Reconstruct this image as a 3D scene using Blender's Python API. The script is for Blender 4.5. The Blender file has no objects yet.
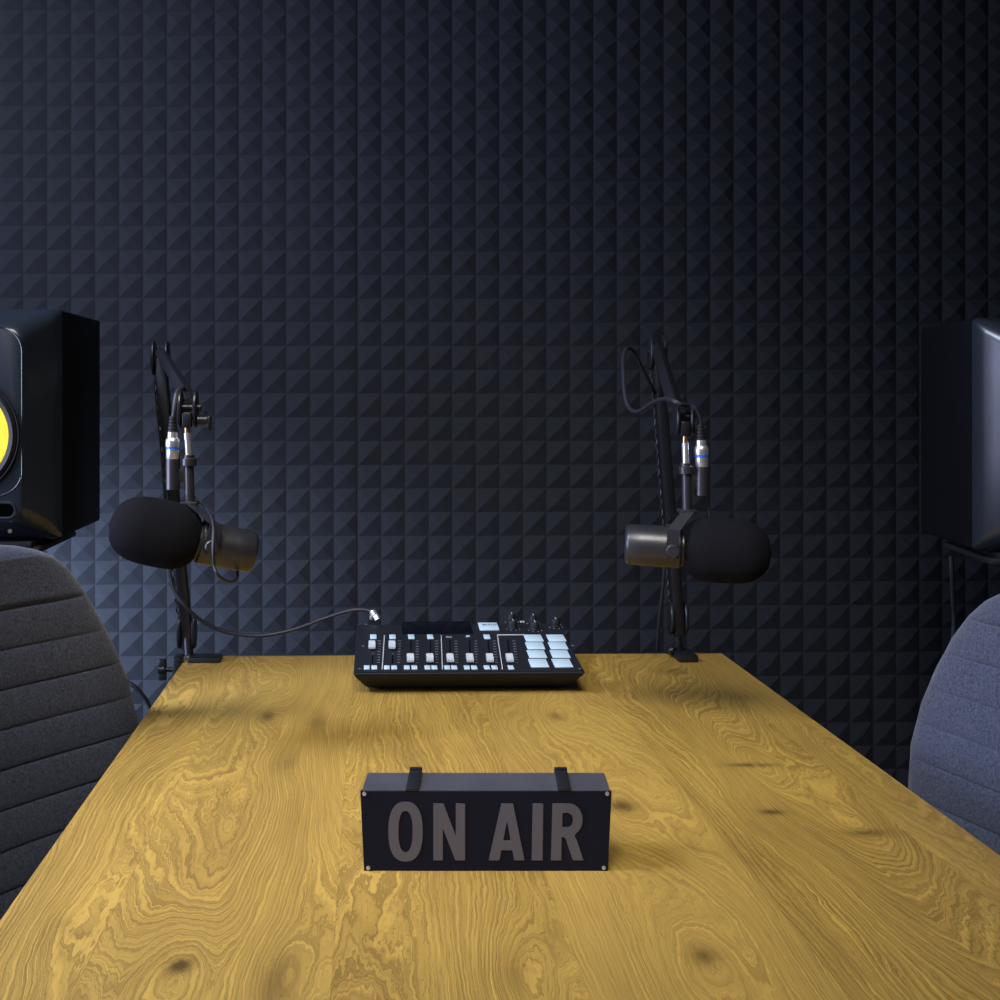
import bpy, bmesh, math, random
from mathutils import Vector, Matrix
PI = math.pi
R = math.radians
random.seed(4)
C = bpy.context.scene.collection

# ---------------------------------------------------------------- camera
F, PX, PY, YAW, CZ = 1050.0, 396.0, 398.0, R(1.4), 1.20
cd = bpy.data.cameras.new('camera'); cam = bpy.data.objects.new('camera', cd); C.objects.link(cam)
cam.location = (0, 0, CZ); cam.rotation_euler = (PI/2, 0, -YAW)
cd.sensor_width = 36; cd.lens = 36*F/1000
cd.shift_x = (500-PX)/1000; cd.shift_y = -(500-PY)/1000
cd.clip_start = .02
bpy.context.scene.camera = cam

# ---------------------------------------------------------------- world, lights, exposure
w = bpy.data.worlds.new('world'); bpy.context.scene.world = w; w.use_nodes = True
w.node_tree.nodes['Background'].inputs[0].default_value = (.35, .45, .7, 1)
w.node_tree.nodes['Background'].inputs[1].default_value = .02
def area(name, loc, target, sx, sy, power, col, spread=180):
    d = bpy.data.lights.new(name, 'AREA'); d.shape = 'RECTANGLE'; d.size = sx; d.size_y = sy
    d.energy = power; d.color = col; d.spread = R(spread)
    o = bpy.data.objects.new(name, d); C.objects.link(o); o.location = loc
    o.rotation_euler = (Vector(target)-Vector(loc)).to_track_quat('-Z', 'Y').to_euler()
    return o
area('ceiling_lamp_light', (-.15, .25, 2.70), (.18, 1.66, .75), .95, .8, 8.2, (1.0, .96, .89), 55)
area('left_window_light', (-1.75, .90, 1.25), (.5, 1.4, 1.0), 1.0, 1.1, 29, (.62, .66, 1.0), 130)
area('left_wall_fill', (-1.20, 1.70, 1.12), (-.56, 2.2, .66), .25, .25, 8.5, (.55, .70, 1.0), 66)  # unseen fill, added to brighten the lower left of the foam wall
area('left_high_fill', (-1.5, .9, 2.7), (.0, 2.2, 1.1), .5, .5, 27, (.66, .76, 1.0), 100)  # unseen fill, added so the foam tiles are lit from upper left
vs = bpy.context.scene.view_settings
vs.view_transform = 'Standard'; vs.look = 'None'; vs.exposure = 0; vs.gamma = 1; vs.use_curve_mapping = False

# ---------------------------------------------------------------- geometry helpers
def ray(px, py):
    x, z = (px-PX)/F, -(py-PY)/F
    return Vector((x*math.cos(YAW)+math.sin(YAW), -x*math.sin(YAW)+math.cos(YAW), z))
def at(px, py, Y):
    r = ray(px, py); return Vector((0, 0, CZ)) + r*(Y/r.y)
def onz(px, py, Z):
    r = ray(px, py); return Vector((0, 0, CZ)) + r*((Z-CZ)/r.z)
def onplane(px, py, p, n):
    r = ray(px, py); o = Vector((0, 0, CZ)); return o + r*((p-o).dot(n)/r.dot(n))
def new(): return bmesh.new()
def link(name, me, m, parent=None):
    o = bpy.data.objects.new(name, me); C.objects.link(o)
    if m: me.materials.append(m)
    if parent: o.parent = parent
    return o
def obj(name, bm, m, parent=None, smooth=35, sub=None, world=False):
    if world and parent:
        p = parent; off = Vector((0, 0, 0))
        while p: off += p.location; p = p.parent
        bmesh.ops.translate(bm, verts=bm.verts, vec=-off)
    bmesh.ops.recalc_face_normals(bm, faces=bm.faces)
    me = bpy.data.meshes.new(name); bm.to_mesh(me); bm.free()
    if smooth:
        for p in me.polygons: p.use_smooth = True
        me.set_sharp_from_angle(angle=R(smooth))
    return link(name, me, m, parent)
def thing(name, label, cat, loc=(0, 0, 0), rot=(0, 0, 0), group=None):
    o = bpy.data.objects.new(name, None); C.objects.link(o); o.empty_display_size = .05
    o.location = loc; o.rotation_euler = rot; o['label'] = label; o['category'] = cat
    if group: o['group'] = group
    return o
def tag(o, label, cat, group=None):
    o['label'] = label; o['category'] = cat
    if group: o['group'] = group
    return o
def box(bm, c, s, bev=0, M=None, seg=2):
    g = bmesh.ops.create_cube(bm, size=1); vs_ = g['verts']
    for v in vs_: v.co = Vector((v.co.x*s[0], v.co.y*s[1], v.co.z*s[2]))
    if bev:
        es = list({e for v in vs_ for e in v.link_edges})
        r = bmesh.ops.bevel(bm, geom=es, offset=bev, segments=seg, affect='EDGES', profile=.5)
        vs_ = list({v for f in r['faces'] for v in f.verts} | {v for v in vs_ if v.is_valid})
    for v in vs_:
        co = v.co.copy()
        if M: co = M @ co
        v.co = co + Vector(c)
def frame(d):
    d = Vector(d).normalized(); return d.to_track_quat('Z', 'Y').to_matrix()
def lathe(bm, prof, M=None, o=(0, 0, 0), n=32, cap=True):
    """prof: list of (radius, height) about local Z"""
    M = M or Matrix.Identity(3); o = Vector(o); rings = []
    for r, h in prof:
        if r < 1e-6: rings.append([bm.verts.new(M @ Vector((0, 0, h)) + o)])
        else: rings.append([bm.verts.new(M @ Vector((r*math.cos(2*PI*k/n), r*math.sin(2*PI*k/n), h)) + o) for k in range(n)])
    for a, b in zip(rings, rings[1:]):
        for k in range(n):
            l = (k+1) % n
            if len(a) == 1 and len(b) == 1: continue
            if len(a) == 1: bm.faces.new((a[0], b[k], b[l]))
            elif len(b) == 1: bm.faces.new((a[k], a[l], b[0]))
            else: bm.faces.new((a[k], a[l], b[l], b[k]))
    if cap:
        for rg in (rings[0], rings[-1]):
            if len(rg) > 1: bm.faces.new(rg)
def rod(bm, a, b, r, r2=None, n=20, bev=0):
    a, b = Vector(a), Vector(b); L = (b-a).length; r2 = r if r2 is None else r2
    p = [(r, 0), (r2, L)] if not bev else [(r-bev, 0), (r, bev), (r2, L-bev), (r2-bev, L)]
    lathe(bm, p, frame(b-a), a, n)
def spline(pts, k=10):
    P = [Vector(p) for p in pts]; P = [P[0]*2-P[1]] + P + [P[-1]*2-P[-2]]; out = []
    for i in range(1, len(P)-2):
        a, b, c, d = P[i-1:i+3]
        for j in range(k):
            t = j/k
            out.append(.5*((2*b)+(c-a)*t+(2*a-5*b+4*c-d)*t*t+(3*b-a-3*c+d)*t**3))
    out.append(P[-2]); return out
def tube(bm, pts, r, n=10, k=10, smooth=True):
    P = spline(pts, k) if smooth else [Vector(p) for p in pts]
    nrm = None; rings = []
    for i, p in enumerate(P):
        t = (P[min(i+1, len(P)-1)]-P[max(i-1, 0)]).normalized()
        if nrm is None: nrm = t.orthogonal().normalized()
        nrm = (nrm - t*nrm.dot(t)).normalized(); b = t.cross(nrm)
        rings.append([bm.verts.new(p + r*(math.cos(2*PI*q/n)*nrm + math.sin(2*PI*q/n)*b)) for q in range(n)])
    for a, b in zip(rings, rings[1:]):
        for q in range(n): bm.faces.new((a[q], a[(q+1) % n], b[(q+1) % n], b[q]))
    bm.faces.new(rings[0]); bm.faces.new(rings[-1])
def prism(bm, poly, M, depth):
    """poly in local XY, extruded along local Z by depth; M 4x4"""
    a = [bm.verts.new(M @ Vector((x, y, 0))) for x, y in poly]; b = [bm.verts.new(M @ Vector((x, y, depth))) for x, y in poly]
    n = len(poly); bm.faces.new(a); bm.faces.new(b)
    for i in range(n): bm.faces.new((a[i], a[(i+1) % n], b[(i+1) % n], b[i]))
def rrect(hw, hh, r, n=6):
    out = []
    for cx, cy, a0 in ((hw-r, hh-r, 0), (-hw+r, hh-r, 90), (-hw+r, -hh+r, 180), (hw-r, -hh+r, 270)):
        for k in range(n+1):
            a = R(a0+90*k/n); out.append((cx+r*math.cos(a), cy+r*math.sin(a)))
    return out
def loft(bm, rings, cap=True):
    rs = [[bm.verts.new(v) for v in r] for r in rings]; n = len(rs[0])
    for a, b in zip(rs, rs[1:]):
        for q in range(n): bm.faces.new((a[q], a[(q+1) % n], b[(q+1) % n], b[q]))
    if cap: bm.faces.new(rs[0]); bm.faces.new(rs[-1])

# ---------------------------------------------------------------- material helpers
class NT:
    def __init__(s, name):
        s.m = bpy.data.materials.new(name); s.m.use_nodes = True; s.t = s.m.node_tree; s.n = s.t.nodes
        s.b = s.n['Principled BSDF']
    def node(s, ty, **k):
        n = s.n.new(ty)
        for a, v in k.items(): setattr(n, a, v)
        return n
    def put(s, v, sock):
        if isinstance(v, bpy.types.NodeSocket): s.t.links.new(v, sock)
        else: sock.default_value = v
    def math(s, op, a, b=0, c=0, clamp=False):
        n = s.node('ShaderNodeMath', operation=op, use_clamp=clamp)
        s.put(a, n.inputs[0]); s.put(b, n.inputs[1]); s.put(c, n.inputs[2]); return n.outputs[0]
    def noise(s, vec, scale, detail=2, rough=.5, dist=0):
        n = s.node('ShaderNodeTexNoise'); s.put(vec, n.inputs['Vector']); n.inputs['Scale'].default_value = scale
        n.inputs['Detail'].default_value = detail; n.inputs['Roughness'].default_value = rough; n.inputs['Distortion'].default_value = dist
        return n.outputs['Fac']
    def mix(s, f, a, b, bt='MIX'):
        n = s.node('ShaderNodeMix', data_type='RGBA', blend_type=bt)
        s.put(f, n.inputs[0]); s.put(a, n.inputs[6]); s.put(b, n.inputs[7]); return n.outputs[2]
    def comb(s, x, y, z):
        n = s.node('ShaderNodeCombineXYZ'); s.put(x, n.inputs[0]); s.put(y, n.inputs[1]); s.put(z, n.inputs[2]); return n.outputs[0]
    def coord(s): return s.node('ShaderNodeTexCoord').outputs['Object']
    def bump(s, h, dist, strength=1):
        n = s.node('ShaderNodeBump'); s.put(h, n.inputs['Height']); n.inputs['Distance'].default_value = dist
        n.inputs['Strength'].default_value = strength; s.t.links.new(n.outputs[0], s.b.inputs['Normal'])
def mat(name, col, rough=.5, metal=0, var=.12, scale=60, bump=0, bscale=None, spec=.5, coat=0, rvar=.1):
    s = NT(name); co = s.coord(); f = s.noise(co, scale, 3)
    a = tuple(max(0, c*(1-var)) for c in col)+(1,); b = tuple(min(1, c*(1+var)) for c in col)+(1,)
    s.put(s.mix(f, a, b), s.b.inputs['Base Color'])
    s.put(s.math('MULTIPLY_ADD', f, rvar, rough-rvar/2), s.b.inputs['Roughness'])
    s.b.inputs['Metallic'].default_value = metal; s.b.inputs['Specular IOR Level'].default_value = spec
    s.b.inputs['Coat Weight'].default_value = coat
    if bump: s.bump(s.noise(co, bscale or scale*8, 2), bump)
    return s.m
M = {}
M['foam'] = mat('acoustic_foam', (.0165, .0180, .0218), .95, var=.18, scale=260, bump=.0012, bscale=900, spec=.15)
M['dark_wall'] = mat('dark_wall_paint', (.03, .032, .038), .9, bump=.0005)
M['ceiling'] = mat('ceiling_paint', (.12, .12, .13), .9, bump=.0005)
M['carpet'] = mat('dark_carpet', (.018, .019, .022), .95, scale=200, bump=.003, bscale=600)
M['black'] = mat('black_plastic', (.010, .011, .013), .38)
M['satin'] = mat('black_satin_metal', (.009, .0095, .012), .35, metal=0, spec=.4)
M['cabinet'] = mat('black_vinyl_cabinet', (.0035, .004, .005), .5, scale=300, bump=.0001, spec=.12)
M['gloss'] = mat('glossy_black_baffle', (.012, .016, .022), .27, spec=.6, rvar=.02, var=.03)
M['rubber'] = mat('black_rubber', (.010, .011, .014), .6, spec=.3)
M['yellow'] = mat('yellow_woven_cone', (.95, .66, .004), .45, scale=400, bump=.0003, var=.1)
M['chrome'] = mat('nickel_metal', (.72, .74, .78), .3, metal=.85)
M['brass'] = mat('brass_thread', (.5, .36, .18), .35, metal=1)
M['blue'] = mat('blue_ring', (.01, .12, .6), .4)
M['body'] = mat('grey_enamel_metal', (.018, .018, .022), .36, spec=.6, bump=.0001)
M['screen_foam'] = mat('windscreen_foam', (.008, .008, .0105), .98, scale=500, bump=.003, bscale=900, spec=.1, var=.5)
M['cable'] = mat('black_cable', (.013, .015, .020), .5, spec=.4)
M['pad'] = mat('pale_silicone_pad', (.44, .57, .66), .5, var=.04)
M['cap'] = mat('pale_grey_fader_cap', (.38, .41, .45), .4, var=.05)
M['mark'] = mat('pale_printed_mark', (.45, .47, .48), .5)
M['dim_mark'] = mat('grey_printed_mark', (.16, .18, .2), .5)
M['panel'] = mat('black_mixer_panel', (.011, .0125, .017), .6, bump=.0001, spec=.2)
M['lcd'] = mat('dark_display_glass', (.003, .004, .007), .12)
M['sign_face'] = mat('black_sign_face', (.011, .012, .021), .6, scale=20, spec=.06)
M['sign_case'] = mat('dark_grey_sheet_metal', (.085, .085, .105), .5, scale=25, var=.35, metal=.25)
M['letter'] = mat('smoky_grey_letter', (.095, .095, .122), .36, scale=15, var=.1)
M['steel'] = mat('dark_steel_leg', (.02, .02, .022), .45, metal=.5)

def fabric():
    s = NT('heather_grey_fabric'); co = s.coord()
    mp = s.node('ShaderNodeMapping'); s.put(co, mp.inputs[0]); mp.inputs['Scale'].default_value = (1, 1, .45)
    a = s.noise(mp.outputs[0], 900, 2, .7); b = s.noise(co, 260, 3, .7); c = s.noise(co, 9, 2)
    f = s.math('MULTIPLY_ADD', b, .55, s.math('MULTIPLY', a, .55))
    r = s.node('ShaderNodeValToRGB'); s.put(f, r.inputs[0])
    e = r.color_ramp.elements; e[0].position = .36; e[0].color = (.014, .0180, .028, 1); e[1].position = .74; e[1].color = (.092, .106, .162, 1)
    s.put(r.outputs[0], s.b.inputs['Base Color']); s.b.inputs['Roughness'].default_value = .95
    s.b.inputs['Specular IOR Level'].default_value = .15; s.b.inputs['Sheen Weight'].default_value = .25
    s.bump(f, .0015); return s.m
M['fabric'] = fabric()

# oak boards running towards the wall: contour rings of a stretched noise, bent round knots
KNOTS = [(180, 965, .011, .014, 1), (268, 716, .010, .022, .8), (287, 762, .020, .05, .35), (752, 765, .032, .007, .75), (772, 812, .014, .008, .8),
         (868, 833, .028, .010, .6), (622, 806, .016, .018, .8), (704, 956, .012, .016, .7), (672, 671, .03, .02, .5), (556, 716, .012, .02, .5),
         (318, 722, .014, .05, .5), (60, 925, .01, .015, .25), (275, 985, .014, .05, .5), (690, 845, .01, .02, .2), (515, 975, .012, .03, .3)]
def wood(base):
    s = NT('oak_boards'); co = s.coord()
    sp = s.node('ShaderNodeSeparateXYZ'); s.put(co, sp.inputs[0])
    x = s.math('ADD', sp.outputs[0], base.x); y = s.math('ADD', sp.outputs[1], base.y); z = sp.outputs[2]
    u = s.math('DIVIDE', s.math('ADD', x, .03), .195)
    wob = s.math('MULTIPLY_ADD', s.noise(co, 6, 1), .0, u)
    b = s.math('FLOOR', wob); fr = s.math('FRACT', wob)
    wn = s.node('ShaderNodeTexWhiteNoise', noise_dimensions='1D'); s.put(s.math('ADD', b, 17.3), wn.inputs['W']); rnd = wn.outputs['Value']
    k1 = s.math('MULTIPLY', b, 5.37)
    v = s.comb(s.math('MULTIPLY', x, 5.2), s.math('MULTIPLY', y, 1.0), s.math('ADD', k1, s.math('MULTIPLY', z, 3)))
    n1 = s.noise(v, 1.0, 1.2, .4, .12)
    v2 = s.comb(s.math('MULTIPLY', x, 30), s.math('MULTIPLY', y, 9), k1)
    n2 = s.noise(v2, 1.0, 2, .5)
    kn = s.noise(s.comb(s.math('MULTIPLY', x, 60), s.math('MULTIPLY', y, 45), k1), 1.0, 3, .6)
    core = None; fld = None
    for (px, py, sx, sy, amp) in KNOTS:
        p = onz(px, py, .75)
        dx = s.math('SUBTRACT', x, p.x); dy = s.math('SUBTRACT', y, p.y)
        def g(ax, ay):
            q = s.math('ADD', s.math('POWER', s.math('ABSOLUTE', s.math('DIVIDE', dx, ax)), 2.0), s.math('POWER', s.math('ABSOLUTE', s.math('DIVIDE', dy, ay)), 2.0))
            return s.math('EXPONENT', s.math('MULTIPLY', q, -1))
        a = s.math('MULTIPLY', g(sx, sy), amp); c = s.math('MULTIPLY', g(.03, .085), 8*(.4+amp*.6))
        core = a if core is None else s.math('ADD', core, a); fld = c if fld is None else s.math('ADD', fld, c)
    fl = s.math('MULTIPLY', n1, 74)
    fl = s.math('MULTIPLY_ADD', n2, 2.8, fl); fl = s.math('ADD', fl, fld)
    fl = s.math('MULTIPLY_ADD', x, s.math('MULTIPLY_ADD', rnd, 130, 95), fl)
    n3 = s.noise(s.comb(s.math('MULTIPLY', x, 160), s.math('MULTIPLY', y, 40), k1), 1.0, 2, .6)
    fl = s.math('MULTIPLY_ADD', n3, .9, fl)
    ph = s.math('FRACT', fl)
    # soft ring: pale early wood that darkens into a thin late-wood line
    ring = s.math('POWER', ph, 1.8)
    edge = s.math('SUBTRACT', 1, s.math('MULTIPLY', s.math('SUBTRACT', ph, .80, clamp=False), 5), clamp=True)
    ring = s.math('MULTIPLY', ring, s.math('MINIMUM', edge, 1))
    irr = s.noise(s.comb(s.math('MULTIPLY', fl, 2.6), s.math('MULTIPLY', y, 3), k1), 1.0, 2.3, .7)
    ring = s.math('ADD', s.math('MULTIPLY', ring, .75), s.math('ADD', s.math('MULTIPLY_ADD', irr, 1.5, -.62, clamp=True), s.math('MULTIPLY', s.math('SUBTRACT', 1, s.math('MULTIPLY', s.math('ABSOLUTE', s.math('SUBTRACT', irr, .5)), 16), clamp=True), .75)), clamp=True)
    pores = s.noise(s.comb(s.math('MULTIPLY', fl, 5.5), s.math('MULTIPLY', y, 16), s.math('MULTIPLY_ADD', x, 90, k1)), 1.0, 2, .6)
    pore = s.math('MULTIPLY', s.math('SUBTRACT', pores, .52, clamp=False), 2.4, clamp=True)
    fib = s.noise(s.comb(s.math('MULTIPLY', x, 650), s.math('MULTIPLY', y, 11), k1), 1.0, 2, .7)
    fib = s.math('MULTIPLY_ADD', fib, 3.0, -1.25, clamp=True)
    blot = s.noise(s.comb(s.math('MULTIPLY', x, 7), s.math('MULTIPLY', y, 2.2), k1), 1.0, 3, .6)
    amp = s.math('MULTIPLY_ADD', blot, 1.1, .2)
    col = s.mix(s.math('MULTIPLY', s.math('MULTIPLY', ring, .95), amp, clamp=True), (.66, .418, .086, 1), (.095, .050, .009, 1))
    col = s.mix(s.math('MULTIPLY', fib, .32), col, (.20, .115, .025, 1))
    col = s.mix(s.math('MULTIPLY', pore, .7, clamp=True), col, (.20, .115, .025, 1))
    col = s.mix(s.math('MULTIPLY_ADD', blot, 1.0, -.28, clamp=True), col, (.29, .170, .038, 1))
    col = s.mix(s.math('MULTIPLY', rnd, .35), col, (.46, .288, .068, 1))
    core = s.math('MULTIPLY', s.math('MULTIPLY', core, 1.15), s.math('MULTIPLY_ADD', kn, 3.4, -.6, clamp=True), clamp=True)
    col = s.mix(s.math('MULTIPLY', core, .9, clamp=True), col, (.065, .035, .010, 1))
    seam = s.math('LESS_THAN', s.math('MINIMUM', fr, s.math('SUBTRACT', 1, fr)), .002)
    col = s.mix(s.math('MULTIPLY', seam, .3), col, (.16, .09, .02, 1))
    s.put(col, s.b.inputs['Base Color'])
    s.put(s.math('MULTIPLY_ADD', ring, .12, .44), s.b.inputs['Roughness']); s.b.inputs['Specular IOR Level'].default_value = .35
    s.bump(s.math('ADD', s.math('MULTIPLY', ring, -.6), s.math('MULTIPLY', pore, -.6)), .00025)
    return s.m

# ---------------------------------------------------------------- room
YW = 2.212; P_ = .05; Q_ = .04987      # tile height, tile width
X0, X1 = -2.2, 2.6
xline = at(357.4, 400, YW).x; zline = at(370, 346, YW).z
xs0 = xline - math.ceil((xline-X0)/Q_)*Q_; zs0 = zline - math.ceil(zline/P_)*P_
seam_x = at(878, 300, YW).x; seam_c = round((seam_x-xs0)/Q_)
bm = new(); ncol = int((X1-xs0)/Q_)+1; nrow = int((2.80-zs0)/P_)
for i in range(ncol):
    for j in range(nrow):
        rel = (i-seam_c) % 22; relz = j % 22
        g0 = .0022 if rel == 0 else .0002; g1 = .0022 if rel == 21 else .0002
        h0 = .0006 if relz == 0 else .0001
        x, z = xs0+i*Q_, zs0+j*P_
        jx, jz, jy = random.uniform(-.0016, .0016), random.uniform(-.0016, .0016), random.uniform(-.0010, .0008)
        yb = YW-.001
        c = [Vector((x+g0, yb, z+h0)), Vector((x+Q_-g1, yb, z+h0)), Vector((x+Q_-g1, yb, z+P_)), Vector((x+g0, yb, z+P_))]
        ap = Vector((x+Q_/2+jx, YW-.0078+jy, z+P_/2+jz)); t = .00225
        top = [ap+Vector((dx*t, 0, dz*t)) for dx, dz in ((-1, -1), (1, -1), (1, 1), (-1, 1))]
        cv = [bm.verts.new(v) for v in c]; tv = [bm.verts.new(v) for v in top]
        for k in range(4): bm.faces.new((cv[k], cv[(k+1) % 4], tv[(k+1) % 4], tv[k]))
        bm.faces.new(tv)
a = [bm.verts.new(v) for v in ((X0, YW+.03, 0), (X1, YW+.03, 0), (X1, YW+.03, 2.8), (X0, YW+.03, 2.8))]
b_ = [bm.verts.new(v) for v in ((X0, YW, 0), (X1, YW, 0), (X1, YW, 2.8), (X0, YW, 2.8))]
bm.faces.new(a); bm.faces.new(b_)
for k in range(4): bm.faces.new((a[k], a[(k+1) % 4], b_[(k+1) % 4], b_[k]))
me = bpy.data.meshes.new('wall_back'); bm.to_mesh(me); bm.free()
link('wall_back', me, M['foam'])['kind'] = 'structure'
def slab(name, lo, hi, m):
    bm = new(); c = [(l+h)/2 for l, h in zip(lo, hi)]; box(bm, c, [h-l for l, h in zip(lo, hi)])
    obj(name, bm, m, smooth=0)['kind'] = 'structure'
slab('floor', (X0, -2.2, -.05), (X1, YW, 0), M['carpet'])
slab('ceiling', (X0, -2.2, 2.8), (X1, YW, 2.85), M['ceiling'])
slab('wall_left', (X0-.05, -2.2, 0), (X0, YW, 2.8), M['dark_wall'])
slab('wall_right', (X1, -2.2, 0), (X1+.05, YW, 2.8), M['dark_wall'])
slab('wall_front', (X0, -2.25, 0), (X1, -2.2, 2.8), M['dark_wall'])

# ---------------------------------------------------------------- table
TL = onz(187, 656, .75); TR = onz(722, 653, .75)
TY = (TL.y+TR.y)/2; tx0, tx1 = TL.x, TR.x; ty0 = .12
tb = Vector(((tx0+tx1)/2, (TY+ty0)/2, 0))
t = thing('table', 'oak table with the lit sign and the mixer on it', 'table', tb)
t['label'] = 'long yellow-brown oak-board table with visible knots, carrying the sign'
bm = new(); box(bm, ((tx0+tx1)/2, (TY+ty0)/2, .73), (tx1-tx0, TY-ty0, .04), .0018)
obj('tabletop', bm, wood(tb), t, world=True)
bm = new()
for s_ in (-1, 1): box(bm, (tb.x+s_*(tx1-tx0-.3)/2, tb.y, .69), (.04, TY-ty0-.2, .04), .002)
for s_ in (ty0+.14, TY-.14): box(bm, (tb.x, s_, .689), (tx1-tx0-.26, .04, .04), .002)
obj('frame', bm, M['steel'], t, world=True)
for sx in (-1, 1):
    for yy in (ty0+.14, TY-.14):
        bm = new(); box(bm, (tb.x+sx*(tx1-tx0-.3)/2, yy, .335), (.05, .05, .67), .003); obj('leg', bm, M['steel'], t, world=True)

# ---------------------------------------------------------------- sign
def sign():
    p0 = onz(364, 871, .75); p1 = onz(608, 871, .75); YS = (p0.y+p1.y)/2
    c = (p0+p1)/2; hb = (p1.x-p0.x)/2
    q0 = at(361, 791, YS); q1 = at(612, 791, YS); ht = (q1.x-q0.x)/2; H = (q0.z+q1.z)/2-.75
    D = .051
    t = thing('on_air_sign', 'dark box sign reading ON AIR standing on the oak table', 'sign', (c.x, YS, .75), (0, 0, -YAW))
    L = lambda u, v: Vector((u*(hb+(ht-hb)*(v/H)), 0, v))
    bm = new()   # case behind the face plate
    e = .0012
    rg = []
    for y in (.003, D):
        k_ = .0044*y/D
        rg.append([Vector((-hb+e+k_, y, .0)), Vector((hb-e+k_, y, .0)), Vector((ht-e+k_, y, H-.0006)), Vector((-ht+e+k_, y, H-.0006))])
    loft(bm, rg); es = [e_ for e_ in bm.edges]
    bmesh.ops.bevel(bm, geom=es, offset=.0008, segments=2, affect='EDGES')
    obj('case', bm, M['sign_case'], t)
    bm = new()
    loft(bm, [[Vector((-hb, y, 0)), Vector((hb, y, 0)), Vector((ht, y, H)), Vector((-ht, y, H))] for y in (0, .0029)])
    bmesh.ops.bevel(bm, geom=list(bm.edges), offset=.0004, segments=1, affect='EDGES')
    obj('face_plate', bm, M['sign_face'], t)
    # thin pale rim line along the top of the face
    bm = new(); box(bm, (0, .0016, H+.0003), (2*ht-.002, .003, .0007)); obj('rim', bm, M['sign_case'], t)
    # letters, outlined in the units of the face
    u0, u1, v0, v1 = 70, 912, 404, 133     # left, right, bottom, top of the face in drawing units
    sc = (2*ht)/(u1-u0)*.99
    def P(u, v): return ((u-491)*sc, (404-v)*H/(v0-v1))
    def arc(cx, cy, rx, ry, a0, a1, n=14): return [(cx+rx*math.cos(R(a0+(a1-a0)*k/n)), cy+ry*math.sin(R(a0+(a1-a0)*k/n))) for k in range(n+1)]
    def sup(cx, cy, rx, ry, e, n=48):
        o = []
        for k in range(n):
            a = 2*PI*k/n; ca, sa = math.cos(a), math.sin(a)
            o.append((cx+rx*math.copysign(abs(ca)**e, ca), cy+ry*math.copysign(abs(sa)**e, sa)))
        return o
    Ls = {
     'letter_o': [sup(219, 270, 58, 101, .82), sup(219, 270, 24, 70, .85)],
     'letter_n': [[(313, 367), (313, 175), (347, 175), (389, 285), (389, 175), (420, 175), (420, 367), (387, 367), (345, 258), (345, 367)]],
     'letter_a': [[(500, 367), (543, 175), (582, 175), (621, 367), (586, 367), (580, 333), (543, 333), (536, 367)], [(549, 300), (574, 300), (562, 232)]],
     'letter_i': [[(645, 367), (649, 175), (684, 175), (682, 367)]],
     'letter_r': [[(710, 367), (716, 175), (768, 175)] + arc(772, 229, 45, 54, -90, 60) + [(790, 285), (798, 300), (820, 367), (784, 367), (762, 300), (757, 290), (746, 288), (745, 367)],
                  [(749, 206), (770, 206)] + arc(768, 231, 17, 24, -80, 80, 8) + [(748, 256)]],
    }
    for nm, polys in Ls.items():
        cu = bpy.data.curves.new(nm, 'CURVE'); cu.dimensions = '2D'; cu.fill_mode = 'BOTH'; cu.extrude = .0004
        for pl in polys:
            sp = cu.splines.new('POLY'); sp.points.add(len(pl)-1); sp.use_cyclic_u = True
            for k, (u, v) in enumerate(pl): a, b = P(u, v); sp.points[k].co = (a, b, 0, 1)
        tmp = bpy.data.objects.new('tmp', cu); C.objects.link(tmp)
        me = bpy.data.meshes.new_from_object(tmp); bpy.data.objects.remove(tmp); bpy.data.curves.remove(cu)
        me.transform(Matrix.Rotation(PI/2, 4, 'X')); me.transform(Matrix.Translation((0, -.0003, 0)))
        me.materials.clear(); o = link('letter', me, M['letter'], t)
        o['label'] = 'smoky grey letter ' + nm[-1].upper()
    for px in (412.4, 564.2):     # flat black straps over the top of the case
        x = at(px, 790, YS).x-c.x
        bm = new()
        k_ = Matrix(((1, .086, 0), (0, 1, 0), (0, 0, 1)))
        box(bm, (x+.0022, D/2+.001, H+.0016), (.0125, D+.004, .0016), .0004, k_)
        box(bm, (x+.0044, D+.0022, H-.012), (.0125, .0016, .028), .0004)
        box(bm, (x+.0044, D+.0005, H+.003), (.0125, .004, .0028), .0006)
        obj('strap', bm, M['rubber'], t)
    for u, v in ((80, 142), (901, 142), (90, 400), (883, 400)):
        a, b = P(u, v); a *= (hb+(ht-hb)*(b/H))/ht*1.0 if v > 300 else 1
        bm = new(); b = max(b, .0032) if v > 300 else b
        if v > 300: a = math.copysign(hb-.004, a)
        lathe(bm, [(.0019, 0), (.0019, .0007), (.0011, .0012), (.0006, .0012), (.0006, .0007), (0, .0007)], frame((0, -1, 0)), (a, 0, b), 16)
        obj('screw', bm, M['chrome'], t)
sign()

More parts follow.
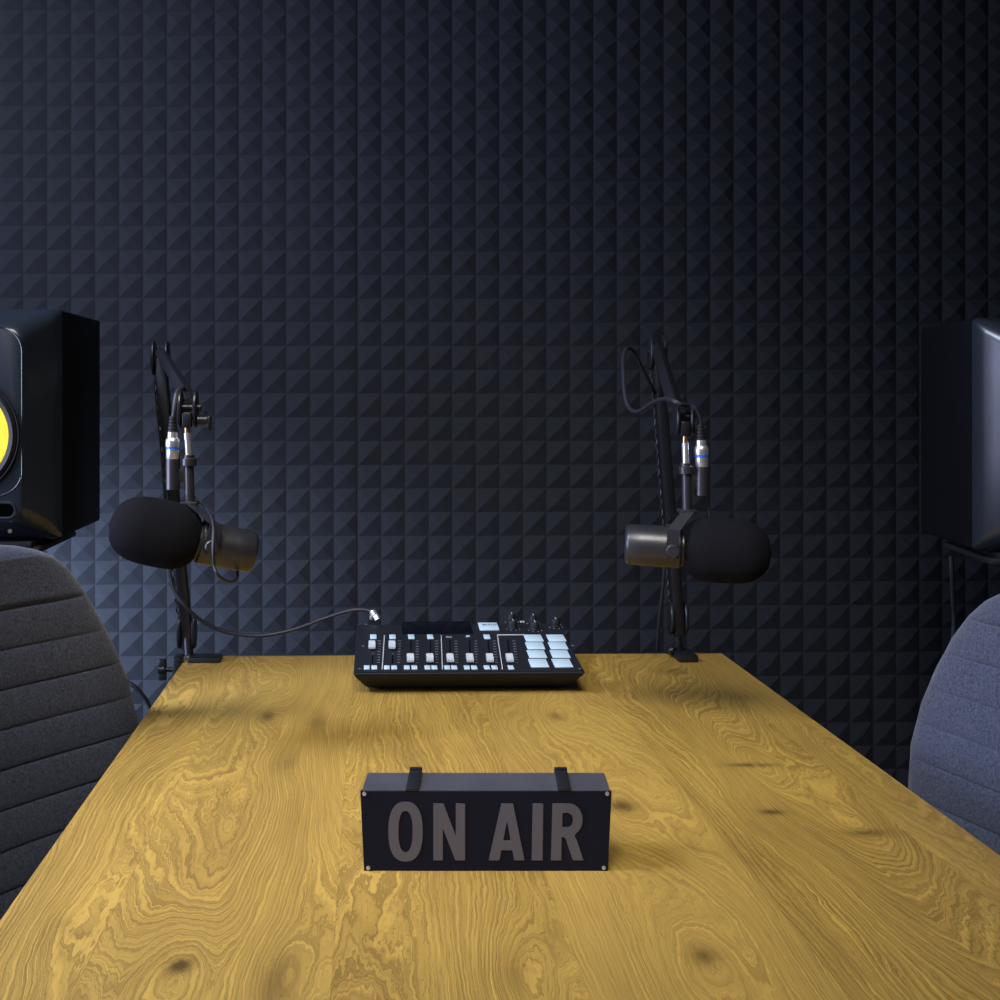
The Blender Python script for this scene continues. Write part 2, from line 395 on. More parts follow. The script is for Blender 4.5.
# ---------------------------------------------------------------- mixer
def mixer():
    fl, fr = onz(353.5, 672, .787), onz(586, 672, .787)
    YF = (fl.y+fr.y)/2; xc = (fl.x+fr.x)/2; hw = (fr.x-fl.x)/2
    YB = 1.80; ZF, ZB = .787, .812
    t = thing('mixing_console', 'black podcast mixer with pale pads and faders at the far end of the table', 'audio mixer', (xc, YF, .75))
    bm = new()
    base = [Vector((xc-hw+.02, YF+.036, .754)), Vector((xc+hw-.02, YF+.036, .754)), Vector((xc+hw-.012, YB-.01, .754)), Vector((xc-hw+.012, YB-.01, .754))]
    low = [Vector((xc-hw+.0005, YF+.001, ZF-.006)), Vector((xc+hw-.0005, YF+.001, ZF-.006)), Vector((xc+hw-.002, YB, ZB-.007)), Vector((xc-hw+.002, YB, ZB-.007))]
    up = [Vector((xc-hw, YF, ZF)), Vector((xc+hw, YF, ZF)), Vector((xc+hw-.002, YB, ZB)), Vector((xc-hw+.002, YB, ZB))]
    loft(bm, [base, low, up]); bmesh.ops.bevel(bm, geom=list(bm.edges), offset=.0025, segments=3, affect='EDGES')
    obj('body', bm, M['panel'], t, world=True)
    bm = new()
    bm.free()
    for sx in (-1, 1):
        for yy in (YF+.055, YB-.03):
            bm = new(); rod(bm, (xc+sx*(hw-.04), yy, .75), (xc+sx*(hw-.04), yy, .7545), .008); obj('foot', bm, M['rubber'], t, world=True)
    p = Vector((xc, YF, ZF)); ey = (Vector((0, YB-YF, ZB-ZF))).normalized(); ex = Vector((1, 0, 0)); n = ex.cross(ey)
    T = Matrix((ex, ey, n)).transposed()
    def S(px, py, h=0): return onplane(px, py, p+n*h, n)
    def cr(u, v): return (340+u/3.846, 590+v/3.846)
    def slabp(u0, v0, u1, v1, h, name, m, bev=.0004, par=None, ld=None, z0=0):
        a = S(*cr(u0, v1), h); b = S(*cr(u1, v0), h); c_ = (S(*cr((u0+u1)/2, (v0+v1)/2), h))
        sx, sy = (S(*cr(u1, (v0+v1)/2), h)-S(*cr(u0, (v0+v1)/2), h)).length, (S(*cr((u0+u1)/2, v1), h)-S(*cr((u0+u1)/2, v0), h)).length
        bm = new(); box(bm, c_-n*(h/2-z0), (sx, sy*.94, h), min(bev, h*.4), T); return obj(name, bm, m, t, world=True)
    o = slabp(238, 119, 506, 169, .0008, 'display', M['lcd'], .0002)
    o = slabp(534, 124, 608, 153, .002, 'badge', M['pad'])
    bm = new()
    for k, wd in enumerate((12, 4, 5, 4, 5, 4)):
        u = 547+k*9+(5 if k else 0)
        a, b = S(*cr(u, 134), .0021), S(*cr(u+wd, 134), .0021)
        box(bm, (a+b)/2, ((b-a).length, .0040, .0005), 0, T)
    obj('badge_lettering', bm, M['lcd'], o); bpy.context.view_layer.update()
    o2 = o.children[0]; o2.data.transform(Matrix.Translation(-Vector(t.location)))
    cols = [(123, 215), (200, 215), (271, 266), (346, 266), (424, 266), (500, 266), (577, 266), (653, 266)]
    for k, (u, cv) in enumerate(cols):
        ut = u + (5 if k < 2 else 2 if k < 4 else -2 if k < 6 else -8)
        # slot, scale marks
        a, b = S(*cr(ut, 192), .0003), S(*cr(u+1, 284), .0003)
        bm = new(); mid = (a+b)/2; d = (b-a)
        ang = math.atan2(d.dot(ex), -d.dot(ey))
        RM = Matrix.Rotation(ang, 3, n)
        box(bm, mid, (.0022, d.length, .0006), 0, RM @ T); obj('fader_slot', bm, M['lcd'], t, world=True)
        bm = new()
        for q in range(9):
            v = 196+q*10.3
            uu = ut+(u+1-ut)*q/8.0+24
            a2, b2 = S(*cr(uu-6, v), .0003), S(*cr(uu+6, v), .0003)
            box(bm, (a2+b2)/2, ((b2-a2).length, .0011, .0005), 0, T)
        obj('fader_scale', bm, M['dim_mark'], t, world=True)
        # cap
        h = .011; cpt = S(*cr(u, cv+12), 0)+ey*.002
        bm = new()
        prof = [(-.0095, .0025), (-.0095, .0065), (-.0045, .0095), (-.001, .0078), (.001, .0078), (.0045, h), (.0085, h), (.0095, .0025)]
        Mx = Matrix.Translation(cpt-ex*.0055) @ Matrix((ey, n, ex)).transposed().to_4x4()
        prism(bm, prof, Mx, .011); bmesh.ops.bevel(bm, geom=list(bm.edges), offset=.0006, segments=2, affect='EDGES')
        box(bm, cpt+n*.0012, (.004, .003, .004), 0, T)
        obj('fader_cap', bm, M['cap'], t, world=True)
        # channel button above, two buttons below
        if k in (0, 1, 2, 3, 6):
            uu = {0: 128, 1: 202, 2: 274, 3: 347, 6: 565}[k]
            slabp(uu-12, 170, uu+12, 186, .0018, 'channel_button', M['pad'])
        elif k == 5:
            bm = new(); lathe(bm, [(.0035, 0), (.0035, .0012), (.002, .0012), (.002, .0004), (0, .0004)], T, S(*cr(492, 179)), 20); obj('channel_button', bm, M['mark'], t, world=True)
        elif k == 4:
            slabp(408, 177, 431, 183, .0005, 'channel_mark', M['dim_mark'])
        bt = {0: (103, 132), 1: (180, 208), 2: (257, 286), 3: (336, 363), 4: (412, 439), 5: (488, 516), 6: (565, 594), 7: (657,)}[k]
        for uu in bt: slabp(uu-11, 289, uu+11, 303, .0018, 'mute_button', M['pad'])
    # pale dividing lines
    for (u0, v0, u1, v1) in ((171, 174, 162, 305), (389, 174, 394, 305), (605, 172, 625, 305)):
        a, b = S(*cr(u0, v0), .0004), S(*cr(u1, v1), .0004); d = b-a; ang = math.atan2(d.dot(ex), -d.dot(ey))
        bm = new(); box(bm, (a+b)/2, (.0013, d.length, .0007), 0, Matrix.Rotation(ang, 3, n) @ T); obj('dividing_line', bm, M['mark'], t, world=True)
    slabp(605, 170, 708, 173, .0006, 'dividing_line', M['mark'])
    # eight pads
    vr = [(170, 197), (199, 227), (230, 260), (263, 296)]
    for cidx in (0, 1):
        for r_, (va, vb) in enumerate(vr):
            f = (( va+vb)/2-170)/126
            ul = (708+f*24) if cidx == 0 else (795+f*28); ur = (775+f*27) if cidx == 0 else (861+f*33)
            slabp(ul, va, ur, vb, .0014, 'sound_pad', M['pad'], .0008)
    # knobs, tick dots
    for (u, v) in ((659, 120), (742, 125), (664, 146), (748, 151), (828, 139)):
        b0 = S(*cr(u, v)); bm = new()
        big = v > 130
        r0 = .0082 if big else .0068
        lathe(bm, [(r0*1.1, 0), (r0*1.1, .002), (r0, .003), (r0*.92, .0125), (r0*.8, .0138), (0, .0138)], T, b0, 24)
        kn = obj('knob', bm, M['rubber'], t, world=True)
        bm = new(); box(bm, b0+n*.0142-t.location, (.0012, r0*1.1, .0006), 0, T); obj('pointer', bm, M['mark'], kn)
    bm = new()
    for (u, v) in ((664, 146), (748, 151), (828, 139), (659, 120), (742, 125)):
        b0 = S(*cr(u, v))
        for a_ in (-150, -110, -70, -30, 210-180):
            pt = b0 + (ex*math.cos(R(a_)) + ey*math.sin(R(a_)))*.0125
            lathe(bm, [(.0008, 0), (.0008, .0004)], T, pt, 8)
    obj('dial_dots', bm, M['mark'], t, world=True)
    slabp(692, 118, 699, 124, .0008, 'printed_mark', M['mark']); slabp(702, 118, 709, 124, .0008, 'printed_mark', M['mark'])
    for (u, v) in ((100, 131), (90, 215), (75, 302), (895, 213), (922, 302)): slabp(u-5, v-1, u+5, v+1, .0004, 'printed_mark', M['dim_mark'])
    # headphone jack on the front face and shallow recess
    j = at(340+760/3.846, 590+352/3.846, YF+.018)
    d = Vector((0, -.036, -0)); nf = Vector((0, -.68, -.73)).normalized()
    fpt = Vector((j.x, YF+.0195, .7705))
    nf = Vector((0, -(ZF-.006-.754), -(.035))).normalized(); nf = Vector((0, nf.y, nf.z))
    bm = new(); lathe(bm, [(.0045, -.001), (.0045, .001), (.003, .0012), (.003, -.0005), (.0015, -.0005), (.0015, .001), (0, .001)], frame(nf), fpt, 20)
    obj('headphone_jack', bm, M['brass'], t, world=True)
    return t, S
mix_t, MS = mixer()

# ---------------------------------------------------------------- chairs
def chair(label, far_px, far_py, Y, ang, side, dz=0, gd=.0065, ct=1):
    """side=+1: far edge is at +local X"""
    e = at(far_px, far_py, Y); d = Vector((math.cos(ang), math.sin(ang), 0)); c = e - d*.235*side
    t = thing('conference_chair', label, 'chair', (c.x, c.y, 0), (0, 0, ang), 'padded conference chairs at the table')
    W = [(.46, .205), (.55, .225), (.64, .235), (.71, .235), (.77, .222), (.82, .203), (.866, .180), (.905, .158), (.938, .134), (.954, .115), (.965, .092), (.973, .064), (.9775, .034), (.979, .008)]
    W = [(z if z < .88 else .88+(z-.88)*ct, h) for z, h in W]; ZT = W[-1][0]
    def hw(z):
        for (a, p), (b, q) in zip(W, W[1:]):
            if z <= b: return p+(q-p)*(z-a)/(b-a)
        return W[-1][1]
    nz, nu = 420, 36
    def srf(u, z, front):
        h = hw(z); x = u*h
        tt = (z-.46)
        mid = .02+.10*tt-.12*tt*tt*.5 - .022*(x/.235)**2
        th = .024*max(0, 1-abs(u)**5)**.5
        edge = min(1, (ZT+.0005-z)/.02) ** .5 if z < ZT+.0005 else 0
        th = th*edge+.001
        if front:
            k = ((1.013-.118-z)/.0500); 
            rib = 0
            if k > -.0: rib = 1-abs(math.sin(PI*k))**.25 
            else: rib = (1-min(1, (-k*.05)/.012))**2 if -k*.05 < .012 else 0
            th -= rib*gd*(1-abs(u)**8)
            return Vector((x, mid-th, z+dz))
        return Vector((x, mid+th, z+dz))
    zs = [.46+(ZT-.46)*(k/nz) for k in range(nz+1)]
    bm = new(); F_ = []; B_ = []
    for z in zs:
        F_.append([bm.verts.new(srf(math.sin(PI/2*(2*k/nu-1)), z, True)) for k in range(nu+1)])
        B_.append([bm.verts.new(srf(math.sin(PI/2*(2*k/nu-1)), z, False)) for k in range(nu+1)])
    for G in (F_, B_):
        for a, b in zip(G, G[1:]):
            for k in range(nu): bm.faces.new((a[k], a[k+1], b[k+1], b[k]))
    for k in (0, nu):
        for i in range(nz): bm.faces.new((F_[i][k], F_[i+1][k], B_[i+1][k], B_[i][k]))
    for i in (0, nz):
        for k in range(nu): bm.faces.new((F_[i][k], F_[i][k+1], B_[i][k+1], B_[i][k]))
    obj('backrest', bm, M['fabric'], t, smooth=60)
    bm = new(); box(bm, (0, -.21, .445+dz), (.46, .44, .07), .03, seg=4); obj('seat', bm, M['fabric'], t, smooth=60)
    bm = new()
    tube(bm, [(0, .035, .62+dz), (0, .06, .52+dz), (0, .03, .42+dz), (0, -.06, .395+dz)], .014); obj('back_support', bm, M['steel'], t)
    bm = new(); rod(bm, (0, -.21, .09), (0, -.21, .41+dz), .025); obj('gas_column', bm, M['steel'], t)
    for k in range(5):
        a = 2*PI*k/5+.3; bm = new()
        rod(bm, (0, -.21, .09), (.27*math.cos(a), -.21+.27*math.sin(a), .065), .02, .012)
        f = obj('base_spoke', bm, M['steel'], t)
        bm = new(); cx, cy = .27*math.cos(a), -.21+.27*math.sin(a)
        rod(bm, (cx-.012*math.sin(a), cy+.012*math.cos(a), .027), (cx+.012*math.sin(a), cy-.012*math.cos(a), .027), .027, bev=.003)
        rod(bm, (cx, cy, .03), (cx, cy, .07), .006); obj('caster', bm, M['rubber'], f)
    return t
chair('grey heather chair with horizontal ribs at the left edge of the table, in shadow', 145, 735, 1.50, R(52), 1, .032)
chair('lighter grey ribbed chair at the right edge of the table, catching the light', 901, 740, 1.41, R(-76.3), -1, .020, .0055, .72)

# ---------------------------------------------------------------- speakers and stands
SS = 1.2
def speaker(label, loc, yaw, tilt=0):
    t = thing('studio_speaker', label, 'speaker', loc, (tilt, 0, yaw), 'studio monitor speakers'); t.scale = (SS, SS, SS)
    HW, HH, D = .1085, .1425, .235; zc = HH
    def ring(hw, hh, r, y): return [Vector((a, y, zc+b)) for a, b in rrect(hw+.016, hh, r, 8)]
    bm = new()
    loft(bm, [ring(.0575, .114, .020, .002), ring(.0640, .1205, .022, .010), ring(.0845, .1352, .017, .035), ring(.0885, .1392, .013, .041), ring(.0912, .1418, .009, .0475), ring(.0925, .1425, .005, .05), ring(.0925, .1425, .004, D-.003), ring(.0905, .1405, .004, D)])
    obj('cabinet', bm, M['cabinet'], t, smooth=50)
    # moulded front: rounded shell in gloss black lying on the cabinet front
    bm = new()
    loft(bm, [ring(.0570, .1150, .020, -.0012), ring(.0600, .1172, .021, .0003), ring(.0645, .1215, .022, .0055), ring(.0700, .1260, .022, .0125), ring(.0780, .1315, .020, .0225), ring(.0850, .1364, .018, .0315), ring(.0895, .1400, .014, .0385), ring(.0920, .1424, .010, .0455), ring(.0931, .1431, .008, .0490)])
    ob = obj('baffle', bm, M['gloss'], t, smooth=50)
    # raised edge round the flat baffle
    bm = new(); pts = [(a, -.0012, zc+.0165+b) for a, b in rrect(.0755, .101, .030, 8)]; pts.append(pts[0])
    tube(bm, pts, .0009, 8, 2); obj('baffle_edge', bm, M['gloss'], t)
    A = frame((0, -1, 0)); wz = zc-.0125
    bm = new(); lathe(bm, [(.0735, 0), (.0735, .003), (.0728, .0045), (.0715, .0035), (.071, .001), (.071, 0)], A, (0, -.0008, wz), 48, cap=False)
    wf = obj('woofer', bm, M['rubber'], t)
    bm = new(); lathe(bm, [(.071, .001), (.070, .004), (.0665, .0068), (.0625, .005), (.060, .001)], A, (0, -.0008, wz), 48, cap=False); obj('surround', bm, M['rubber'], wf)
    bm = new(); lathe(bm, [(.060, .0015), (.040, .0012), (.022, .0008), (.021, .0025), (.014, .006), (0, .0075)], A, (0, -.0008, wz), 48, cap=False); obj('cone', bm, M['yellow'], wf)
    bm = new(); lathe(bm, [(.0245, 0), (.0245, .002), (.021, .0022), (.014, .0006), (.0125, .0006)], A, (0, -.0008, zc+.0905), 36, cap=False)
    tw = obj('tweeter', bm, M['black'], t)
    bm = new(); lathe(bm, [(.0125, .0006), (.011, .004), (.007, .0065), (0, .0075)], A, (0, -.0008, zc+.0905), 28, cap=False); obj('dome', bm, M['yellow'], tw)
    bm = new(); loft(bm, [[Vector((a, y, zc-.1025+b)) for a, b in rrect(hw, hh, hh*.95, 5)] for hw, hh, y in ((.070, .0115, -.0010), (.0685, .010, -.0030), (.067, .0085, -.0030), (.0655, .007, -.0012))], cap=False)
    po = obj('port_lip', bm, M['gloss'], t)
    bm = new(); loft(bm, [[Vector((a, y, zc-.1025+b)) for a, b in rrect(.0665, .008, .0075, 5)] for y in (-.0014, -.0018)]); obj('port_opening_shade', bm, mat('port_shade_black', (.001, .001, .001), .95, spec=0), po)  # flat near-black sheet: shade inside the port put into the colour
    bm = new(); rod(bm, (.062, -.0012, zc-.127), (.062, -.0035, zc-.127), .0025); obj('indicator', bm, M['brass'], t)
    return t
def stand(label, loc, yaw, top, bw=.264, bd=.24, off=.06):
    t = thing('speaker_stand', label, 'speaker stand', (loc[0], loc[1], 0), (0, 0, yaw), 'speaker stands')
    bm = new(); box(bm, (0, .138, top-.014), (bw*.8, bd*.8, .010), .003); box(bm, (0, .138, top-.005), (bw*.72, bd*.85, .009), .002)
    obj('top_plate', bm, M['rubber'], t)
    bm = new(); rod(bm, (0, .138+off, .02), (0, .138+off, top-.018), .017); obj('pole', bm, M['satin'], t)
    bm = new(); box(bm, (0, .138+off, .01), (.26, .26, .02), .004); obj('base', bm, M['satin'], t)
    return t
# left
p = at(45, 545, 1.27*SS); ZL = p.z+.002
spL = at(50, 437, 1.27*SS).x-.1085*SS
speaker('black speaker with yellow cone at the left edge, behind the left chair', (spL, 1.27*SS, ZL), R(0))
stand('black speaker stand behind the left chair carrying the yellow-coned speaker', (spL+.0, 1.262*SS, 0), 0, ZL)
# right
b = at(920.5, 532, 1.455*SS); a8 = R(10)
ox = Vector((b.x, b.y, 0)) + Vector((math.cos(-a8), math.sin(-a8), 0))*.1085*SS - Vector((-math.sin(-a8), math.cos(-a8), 0))*.235*SS
ZR = b.z+.001
speaker('black speaker turned inward at the right edge, its yellow cone out of sight', (ox.x, ox.y, ZR), -a8)
stand('black speaker stand behind the right chair with a cable hanging from its plate', (ox.x-.006, ox.y, 0), -a8, ZR)
bm = new(); tube(bm, [at(951, 556, 1.70), at(952, 575, 1.70), at(953, 600, 1.71), at(954, 625, 1.72), at(950, 680, 1.72), at(945, 760, 1.74), Vector((.98, 1.78, .3)), Vector((1.0, 1.8, .006))], .0036, 8)
tag(obj('speaker_cable', bm, M['cable'], None), 'thin black cable hanging below the right speaker', 'cable')
# cable behind the left chair
bm = new(); tube(bm, [at(60, 640, 1.95), at(95, 664, 1.93), at(122, 679, 1.92), at(138, 690, 1.92), at(152, 712, 1.93), at(165, 760, 1.95), Vector((-.30, 1.98, .35)), Vector((-.2, 2.0, .006))], .0042, 8)
tag(obj('power_cable', bm, M['cable'], None), 'short black cable curving between left chair and table edge', 'cable')

# ---------------------------------------------------------------- microphones on boom arms
def mic(label, org, d, post_px, con_px, Dm, flip, scale=1.0, rearpt=None):
    """org: point on the body axis under the yoke; d: axis towards the windscreen"""
    d = Vector(d).normalized(); t = thing('microphone', label, 'microphone', org, (0, 0, 0), 'broadcast microphones')
    A = frame(d); o = Vector((0, 0, 0)); s = scale
    bm = new()
    lathe(bm, [(0, -.064*s), (.0225*s, -.064*s), (.0255*s, -.0625*s), (.028*s, -.058*s), (.0285*s, -.035*s), (.0285*s, .010*s), (.026*s, .013*s), (.026*s, .05*s), (0, .05*s)], A, o, 40)
    obj('body', bm, M['body'], t)
    bm = new(); pr = []
    L0, L1, rr = .008*s, .131*s, .0445*s
    n_ = 26
    for k in range(n_+1):
        u = -1+2*k/n_; 
        r = rr*(1-abs(u)**3.1)**(1/2.15)*(1 - .03*u)
        if k == 0: r = .0
        pr.append((r if k < n_ else 0, L0+(L1-L0)*(u+1)/2))
    pr[0] = (.026*s, L0)
    lathe(bm, pr, A, o, 48); 
    ws = obj('windscreen', bm, M['screen_foam'], t, smooth=80)
    # yoke
    side = d.cross(Vector((0, 0, 1))).normalized()
    if side.y > 0: side = -side       # towards the camera
    up = side.cross(d).normalized()
    if up.z < 0: up = -up
    top = post_px[-1] - Vector(org)
    bm = new()
    for sg in (1, -1):
        f0 = side*sg*.0335*s; f1 = f0+up*.028*s; f2 = top+side*sg*.010*s+Vector((0, 0, .0))
        hwv = d*.0085*s; th = side*sg*.0028*s
        for a_, b_ in ((f0-up*.010*s, f1), (f1, f2)):
            bm2 = [a_-hwv, a_+hwv, b_+hwv, b_-hwv]
            va = [bm.verts.new(v) for v in bm2]; vb = [bm.verts.new(v+th) for v in bm2]
            bm.faces.new(va); bm.faces.new(vb)
            for k in range(4): bm.faces.new((va[k], va[(k+1) % 4], vb[(k+1) % 4], vb[k]))
        rod(bm, f0*.80, f0*1.12, .006*s)
    box(bm, top, (.022*s, .026*s, .005*s), .001, Matrix.Identity(3))
    yk = obj('yoke', bm, M['body'], t)
    for sg in (1, -1):
        bm = new(); rod(bm, side*sg*.0365*s, side*sg*.044*s, .0092*s, bev=.0015*s, n=24); obj('knob', bm, M['body'], t)
    # stub of the mounting post
    p_top, p_c1, p_c0, p_thr = [v-Vector(org) for v in post_px[:4]]
    bm = new(); rod(bm, top, p_c0, .0066*s, n=24); rod(bm, p_c0, p_c1, .0102*s, bev=.001, n=28); 
    rod(bm, p_c1+Vector((0, 0, -.001)), p_c1+Vector((0, 0, .004)), .0075*s)
    mt = obj('mounting_post', bm, M['body'], t)
    bm = new(); rod(bm, p_c1, p_thr, .0048*s, n=20); 
    sl = obj('sleeve', bm, M['chrome'], mt)
    c_top, c_mid, c_bot = [v-Vector(org) for v in con_px[:3]]
    bm = new(); rod(bm, c_bot, c_mid, .0094*s, bev=.001, n=28)
    br = (p_c0+c_bot)*.5; z0 = min(p_c0.z, c_mid.z)-.012
    ccx = Vector(((p_c0.x+c_bot.x)/2, (p_c0.y+c_bot.y)/2, z0))
    box(bm, ccx, (abs(c_bot.x-p_c0.x), .007, .018), .001)
    obj('cable_socket', bm, M['body'], t)
    # thin lead from socket to the back of the body
    bm = new()
    if rearpt: tube(bm, [v-Vector(org) for v in rearpt], .0020*s, 8)
    obj('lead', bm, M['cable'], t)
    return t
def plug(parent, top, bot, s=1.0):
    """XLR plug, bot to top"""
    ax = (top-bot); L = ax.length; A = frame(ax)
    bm = new(); lathe(bm, [(.0082, 0), (.0088, .001), (.0088, L*.36), (.0080, L*.38), (.0080, L*.40)], A, bot, 28); lathe(bm, [(.0080, L*.44), (.0092, L*.47), (.0095, L*.62), (.0088, L*.74), (.0070, L*.80), (.0065, L)], A, bot, 28)
    obj('plug', bm, M['chrome'], parent, world=True)
    bm = new(); lathe(bm, [(.0093, L*.395), (.0093, L*.445)], A, bot, 28); obj('blue_ring', bm, M['blue'], parent, world=True)
    bm = new()
    B = L*.6
    pr = []
    for k in range(5): pr += [(.0066-.0005*k, L+B*k/5), (.0066-.0005*k, L+B*(k+.62)/5), (.0048-.0004*k, L+B*(k+.7)/5), (.0048-.0004*k, L+B*(k+.98)/5)]
    lathe(bm, pr, A, bot, 20); obj('strain_relief', bm, M['rubber'], parent, world=True)

def disc(bm, c, ax, r, th): rod(bm, Vector(c)-ax*th/2, Vector(c)+ax*th/2, r, bev=min(.0015, th*.3), n=32)
def bar(bm, a, b, w_, h_, bev=.002, up=Vector((0, 1, 0))):
    a, b = Vector(a), Vector(b); z = (b-a).normalized(); x = up.cross(z).normalized(); y = z.cross(x)
    Mt = Matrix((x, y, z)).transposed(); box(bm, (a+b)/2, (w_, h_, (b-a).length), bev, Mt)
FX = Matrix(((0, 0, 1), (1, 0, 0), (0, 1, 0)))
def boom(label, foot, knuckle, elbow, tip, clamp_dir):
    """foot on the table, knuckle the low joint, elbow the high joint, tip holds the microphone"""
    t = thing('microphone_boom_arm', label, 'boom arm', foot, (0, 0, 0), 'desk boom arms')
    X = Vector((1, 0, 0))
    bm = new()
    if clamp_dir == 'side':
        box(bm, foot+Vector((.028, -.004, .0045)), (.055, .034, .009), .002)
        box(bm, foot+Vector((-.018, -.004, -.030)), (.014, .034, .078), .002)
        box(bm, foot+Vector((.0, -.004, -.066)), (.045, .030, .010), .002)
        rod(bm, foot+Vector((-.002, .004, .009)), knuckle, .0085)
    else:
        box(bm, foot+Vector((.004, -.010, .006)), (.034, .055, .012), .003)
        box(bm, foot+Vector((0, .026, -.028)), (.034, .010, .080), .002)
        box(bm, foot+Vector((0, .0, -.066)), (.030, .055, .010), .002)
        rod(bm, foot+Vector((0, .004, .012)), foot+Vector((-.003, .004, .036)), .0065); rod(bm, foot+Vector((-.003, .004, .018)), foot+Vector((-.004, .004, .024)), .0085)
    cl = obj('clamp', bm, M['satin'], t, world=True)
    if clamp_dir == 'side':
        bm = new(); k = foot+Vector((-.025, -.014, -.012))
        rod(bm, k, k+Vector((-.016, 0, 0)), .004); 
        for sz in (-1, 1): box(bm, k+Vector((-.018, 0, sz*.010)), (.012, .010, .016), .002)
        rod(bm, k+Vector((-.014, 0, 0)), k+Vector((-.024, 0, 0)), .008)
    else:
        bm = new(); rod(bm, foot+Vector((-.020, .0, .010)), foot+Vector((-.012, 0, .013)), .008, bev=.001)
    obj('clamp_knob', bm, M['satin'], t, world=True)
    # low joint with two side discs
    bm = new()
    for sg in (-1, 1): 
        c = knuckle+X*sg*.0125
        prs = [(c.x, c.y, c.z)]
        lathe(bm, [(.024, -.003), (.026, -.0015), (.026, .0015), (.024, .003)], FX @ Matrix.Diagonal((.6, 1.1, 1)), c, 32)
    bar(bm, knuckle-Vector((0, 0, .03)), knuckle+Vector((0, 0, .02)), .016, .02)
    obj('base_joint', bm, M['satin'], t, world=True)
    bm = new(); bar(bm, knuckle, elbow, .019, .022, .004)
    lo = obj('lower_arm', bm, M['satin'], t, world=True)
    # twisted cable along the lower arm
    v = (elbow-knuckle)
    bm = new(); pts = []
    N = 260
    zz = v.normalized(); xx = Vector((0, 1, 0)).cross(zz).normalized(); yy = zz.cross(xx)
    for k in range(N):
        u = .06+.86*k/N; a_ = k*.55
        pts.append(knuckle+v*u - X*.0135 + (.0012*math.cos(a_)*xx+.0012*math.sin(a_)*yy))
    tube(bm, pts, .0015, 6, 1, smooth=False); obj('arm_cable', bm, M['cable'], t, world=True)
    bm = new()
    for sg in (-1, 1):
        lathe(bm, [(.021, -.003), (.024, -.0012), (.024, .0012), (.021, .003)], FX @ Matrix.Diagonal((.7, 1.25, 1)), elbow+X*sg*.0115+Vector((0, 0, 0)), 32)
    rod(bm, elbow-X*.017, elbow+X*.017, .005)
    obj('elbow_joint', bm, M['satin'], t, world=True)
    e2 = elbow+Vector((0, 0, .010)); up_end = tip+Vector((-.002, .035, .022))
    bm = new(); bar(bm, e2, up_end, .015, .018, .003)
    obj('upper_arm', bm, M['satin'], t, world=True)
    bm = new(); bar(bm, e2+Vector((.012, 0, -.012)), up_end+Vector((.010, 0, -.014)), .005, .006, .001); obj('tension_rod', bm, M['satin'], t, world=True)
    bm = new()
    for sg in (-1, 1):
        lathe(bm, [(.017, -.0022), (.019, -.001), (.019, .001), (.017, .0022)], FX @ Matrix.Diagonal((.8, 1.25, 1)), tip+X*sg*.0095+Vector((0, .010, .010)), 28)
    rod(bm, tip+Vector((-.012, .01, .012)), tip+Vector((.016, .01, .012)), .0045)
    bar(bm, up_end, tip+Vector((0, .012, .012)), .013, .014)
    box(bm, tip+Vector((0, .002, -.004)), (.012, .012, .02), .002)
    obj('tip_joint', bm, M['satin'], t, world=True)
    bm = new(); kx = tip+Vector((.013, .004, -.004))
    rod(bm, kx, kx+X*.012, .006); box(bm, kx+X*.014+Vector((0, 0, -.004)), (.006, .010, .018), .002); rod(bm, kx+X*.010, kx+X*.010+Vector((0, 0, .012)), .0016)
    obj('wing_screw', bm, M['satin'], t, world=True)
    bm = new(); rod(bm, tip+Vector((0, .0, -.012)), tip+Vector((0, .0, -.034)), .0034, n=16)
    obj('threaded_stud', bm, M['brass'], t, world=True)
    return t

# left microphone
DL = 1.335
postL = [at(188, 418, DL), at(189, 458, DL), at(189, 466, DL), at(187.3, 433, DL), at(190, 503, DL)]
conL = [at(173, 431, DL), at(173, 458, DL), at(173, 490, DL)]
orgL = at(208, 543, DL+.0)
mic('black foam-covered microphone above the left corner of the table, pointing left', orgL, (-.93, -.26, .24),
    [postL[0], postL[1], postL[2], postL[3], postL[4]], conL, DL, 1, .95,
    [at(195, 497, DL+.01), at(206, 507, DL), at(213, 523, DL-.05), at(213, 545, DL-.07), at(214, 565, DL-.07), at(219, 576, DL-.07), at(230, 582, DL-.04), at(237, 577, DL), at(237, 568, DL+.02)])
kL = at(187, 632, 1.822); kL.z += .0
fL = onz(190, 659.5, .75); fL.z = .75; fL.y = TY-.03
elL = at(160.5, 358, 1.83); tipL = at(187, 417, DL)
boom('black boom arm clamped to the back left corner of the table', fL, kL, elL, tipL, 'side')
t = thing('microphone_cable', 'black cable with silver plug running from the left microphone to the mixer', 'cable', conL[1])
plug(t, at(173, 432, DL), conL[1]+Vector((0, 0, -.002)))
bm = new()
pts = [at(173, 422, DL), at(174.5, 408, DL), at(177, 393, DL+.01), at(183, 388, DL+.03), at(184, 393, DL+.1), at(176, 380, DL+.2), at(168, 362, DL+.36), at(162, 352, 1.80), at(155, 362, 1.86), at(155.5, 380, 1.865),
       at(158, 410, 1.865), at(162, 450, 1.86), at(165.5, 500, 1.83), at(168.5, 545, 1.805), at(170.5, 575, 1.80), at(175, 592, 1.795), at(186, 607, 1.79), at(205, 623, 1.80), at(230, 633, 1.81), at(262, 635.5, 1.82), at(295, 629, 1.825), at(325, 618, 1.825), at(350, 610.5, 1.82), at(366, 610, 1.82), at(374, 613.5, 1.817)]
tube(bm, pts, .0031, 8); obj('lead', bm, M['cable'], t, world=True)
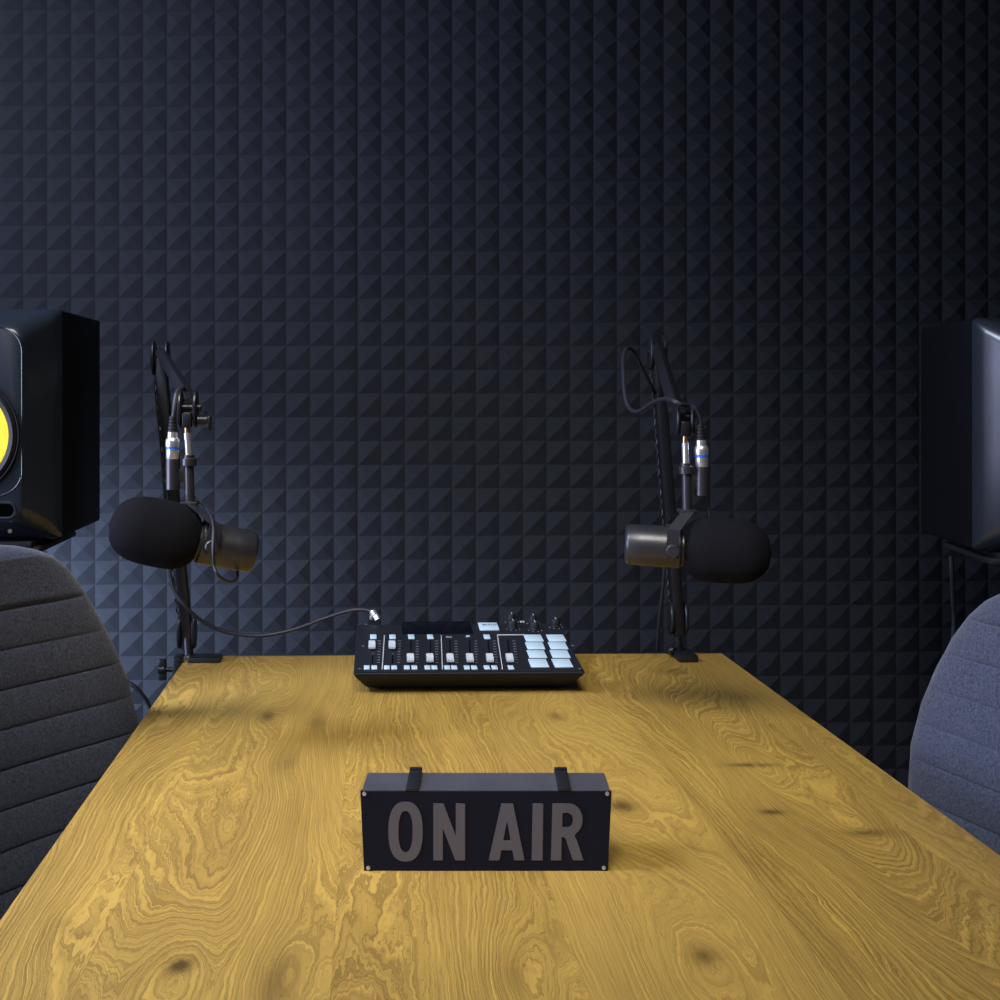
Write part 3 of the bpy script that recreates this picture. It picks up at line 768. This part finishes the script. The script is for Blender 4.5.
bm = new(); a = at(374.5, 612.5, 1.817); rod(bm, a+Vector((-.004, .004, .001)), a+Vector((.002, -.004, -.006)), .0062, bev=.0015); rod(bm, a+Vector((.002, -.004, -.004)), a+Vector((.006, -.008, -.012)), .006, bev=.001); box(bm, a+Vector((-.006, -.004, -.008)), (.005, .008, .007), .001)
obj('mixer_plug', bm, M['chrome'], t, world=True)

# right microphone
DR = 1.40
postR = [at(685, 440, DR), at(686, 466, DR), at(686.5, 474, DR), at(685.3, 443, DR), at(687, 511, DR)]
conR = [at(701, 440, DR), at(702, 466, DR), at(702, 496, DR)]
orgR = at(672, 547, DR)
mic('black foam-covered microphone above the right side of the table, pointing right', orgR, (.95, -.24, -.035),
    postR, conR, DR, -1, .97, [at(703, 494, DR+.01), at(708.5, 497, DR+.01), at(709, 508, DR+.01), at(708.5, 521, DR+.01), at(700, 530, DR+.03), at(690, 538, DR+.035)])
fR = onz(680, 655, .75); fR.z = .75; fR.y = TY-.03; fR.x = at(680, 655, TY-.03).x
kR = at(678, 618, 1.822); elR = at(657, 352, 1.83); tipR = at(685, 426, DR)
boom('black boom arm clamped to the back edge of the table, right of the mixer', fR, kR, elR, tipR, 'back')
t = thing('microphone_cable', 'black cable looping left of the right boom arm, plugged into the right microphone', 'cable', conR[1])
plug(t, at(701, 440, DR), conR[1]+Vector((0, 0, -.002)))
bm = new()
pts = [at(701, 430, DR), at(699.5, 418, DR), at(695, 409, DR), at(688, 405.5, DR), at(680, 404, DR-.01), at(672, 400, DR), at(664, 399, DR+.05), at(652, 403, DR+.1), at(640, 411, DR+.14), at(631, 410, DR+.18), at(625.5, 398, DR+.21), at(623.5, 375, DR+.25), at(623.5, 358, DR+.29), at(627, 348.5, DR+.32),
       at(634, 352, DR+.35), at(643, 370, DR+.38), at(652, 388, DR+.41), at(656.5, 400, 1.85), at(660, 430, 1.865), at(663.5, 470, 1.865), at(667, 520, 1.865), at(665, 560, 1.87), at(662, 595, 1.88), at(659, 620, 1.89), at(657, 655, 1.90), at(656, 700, 1.92)]
tube(bm, pts, .0031, 8); obj('lead', bm, M['cable'], t, world=True)
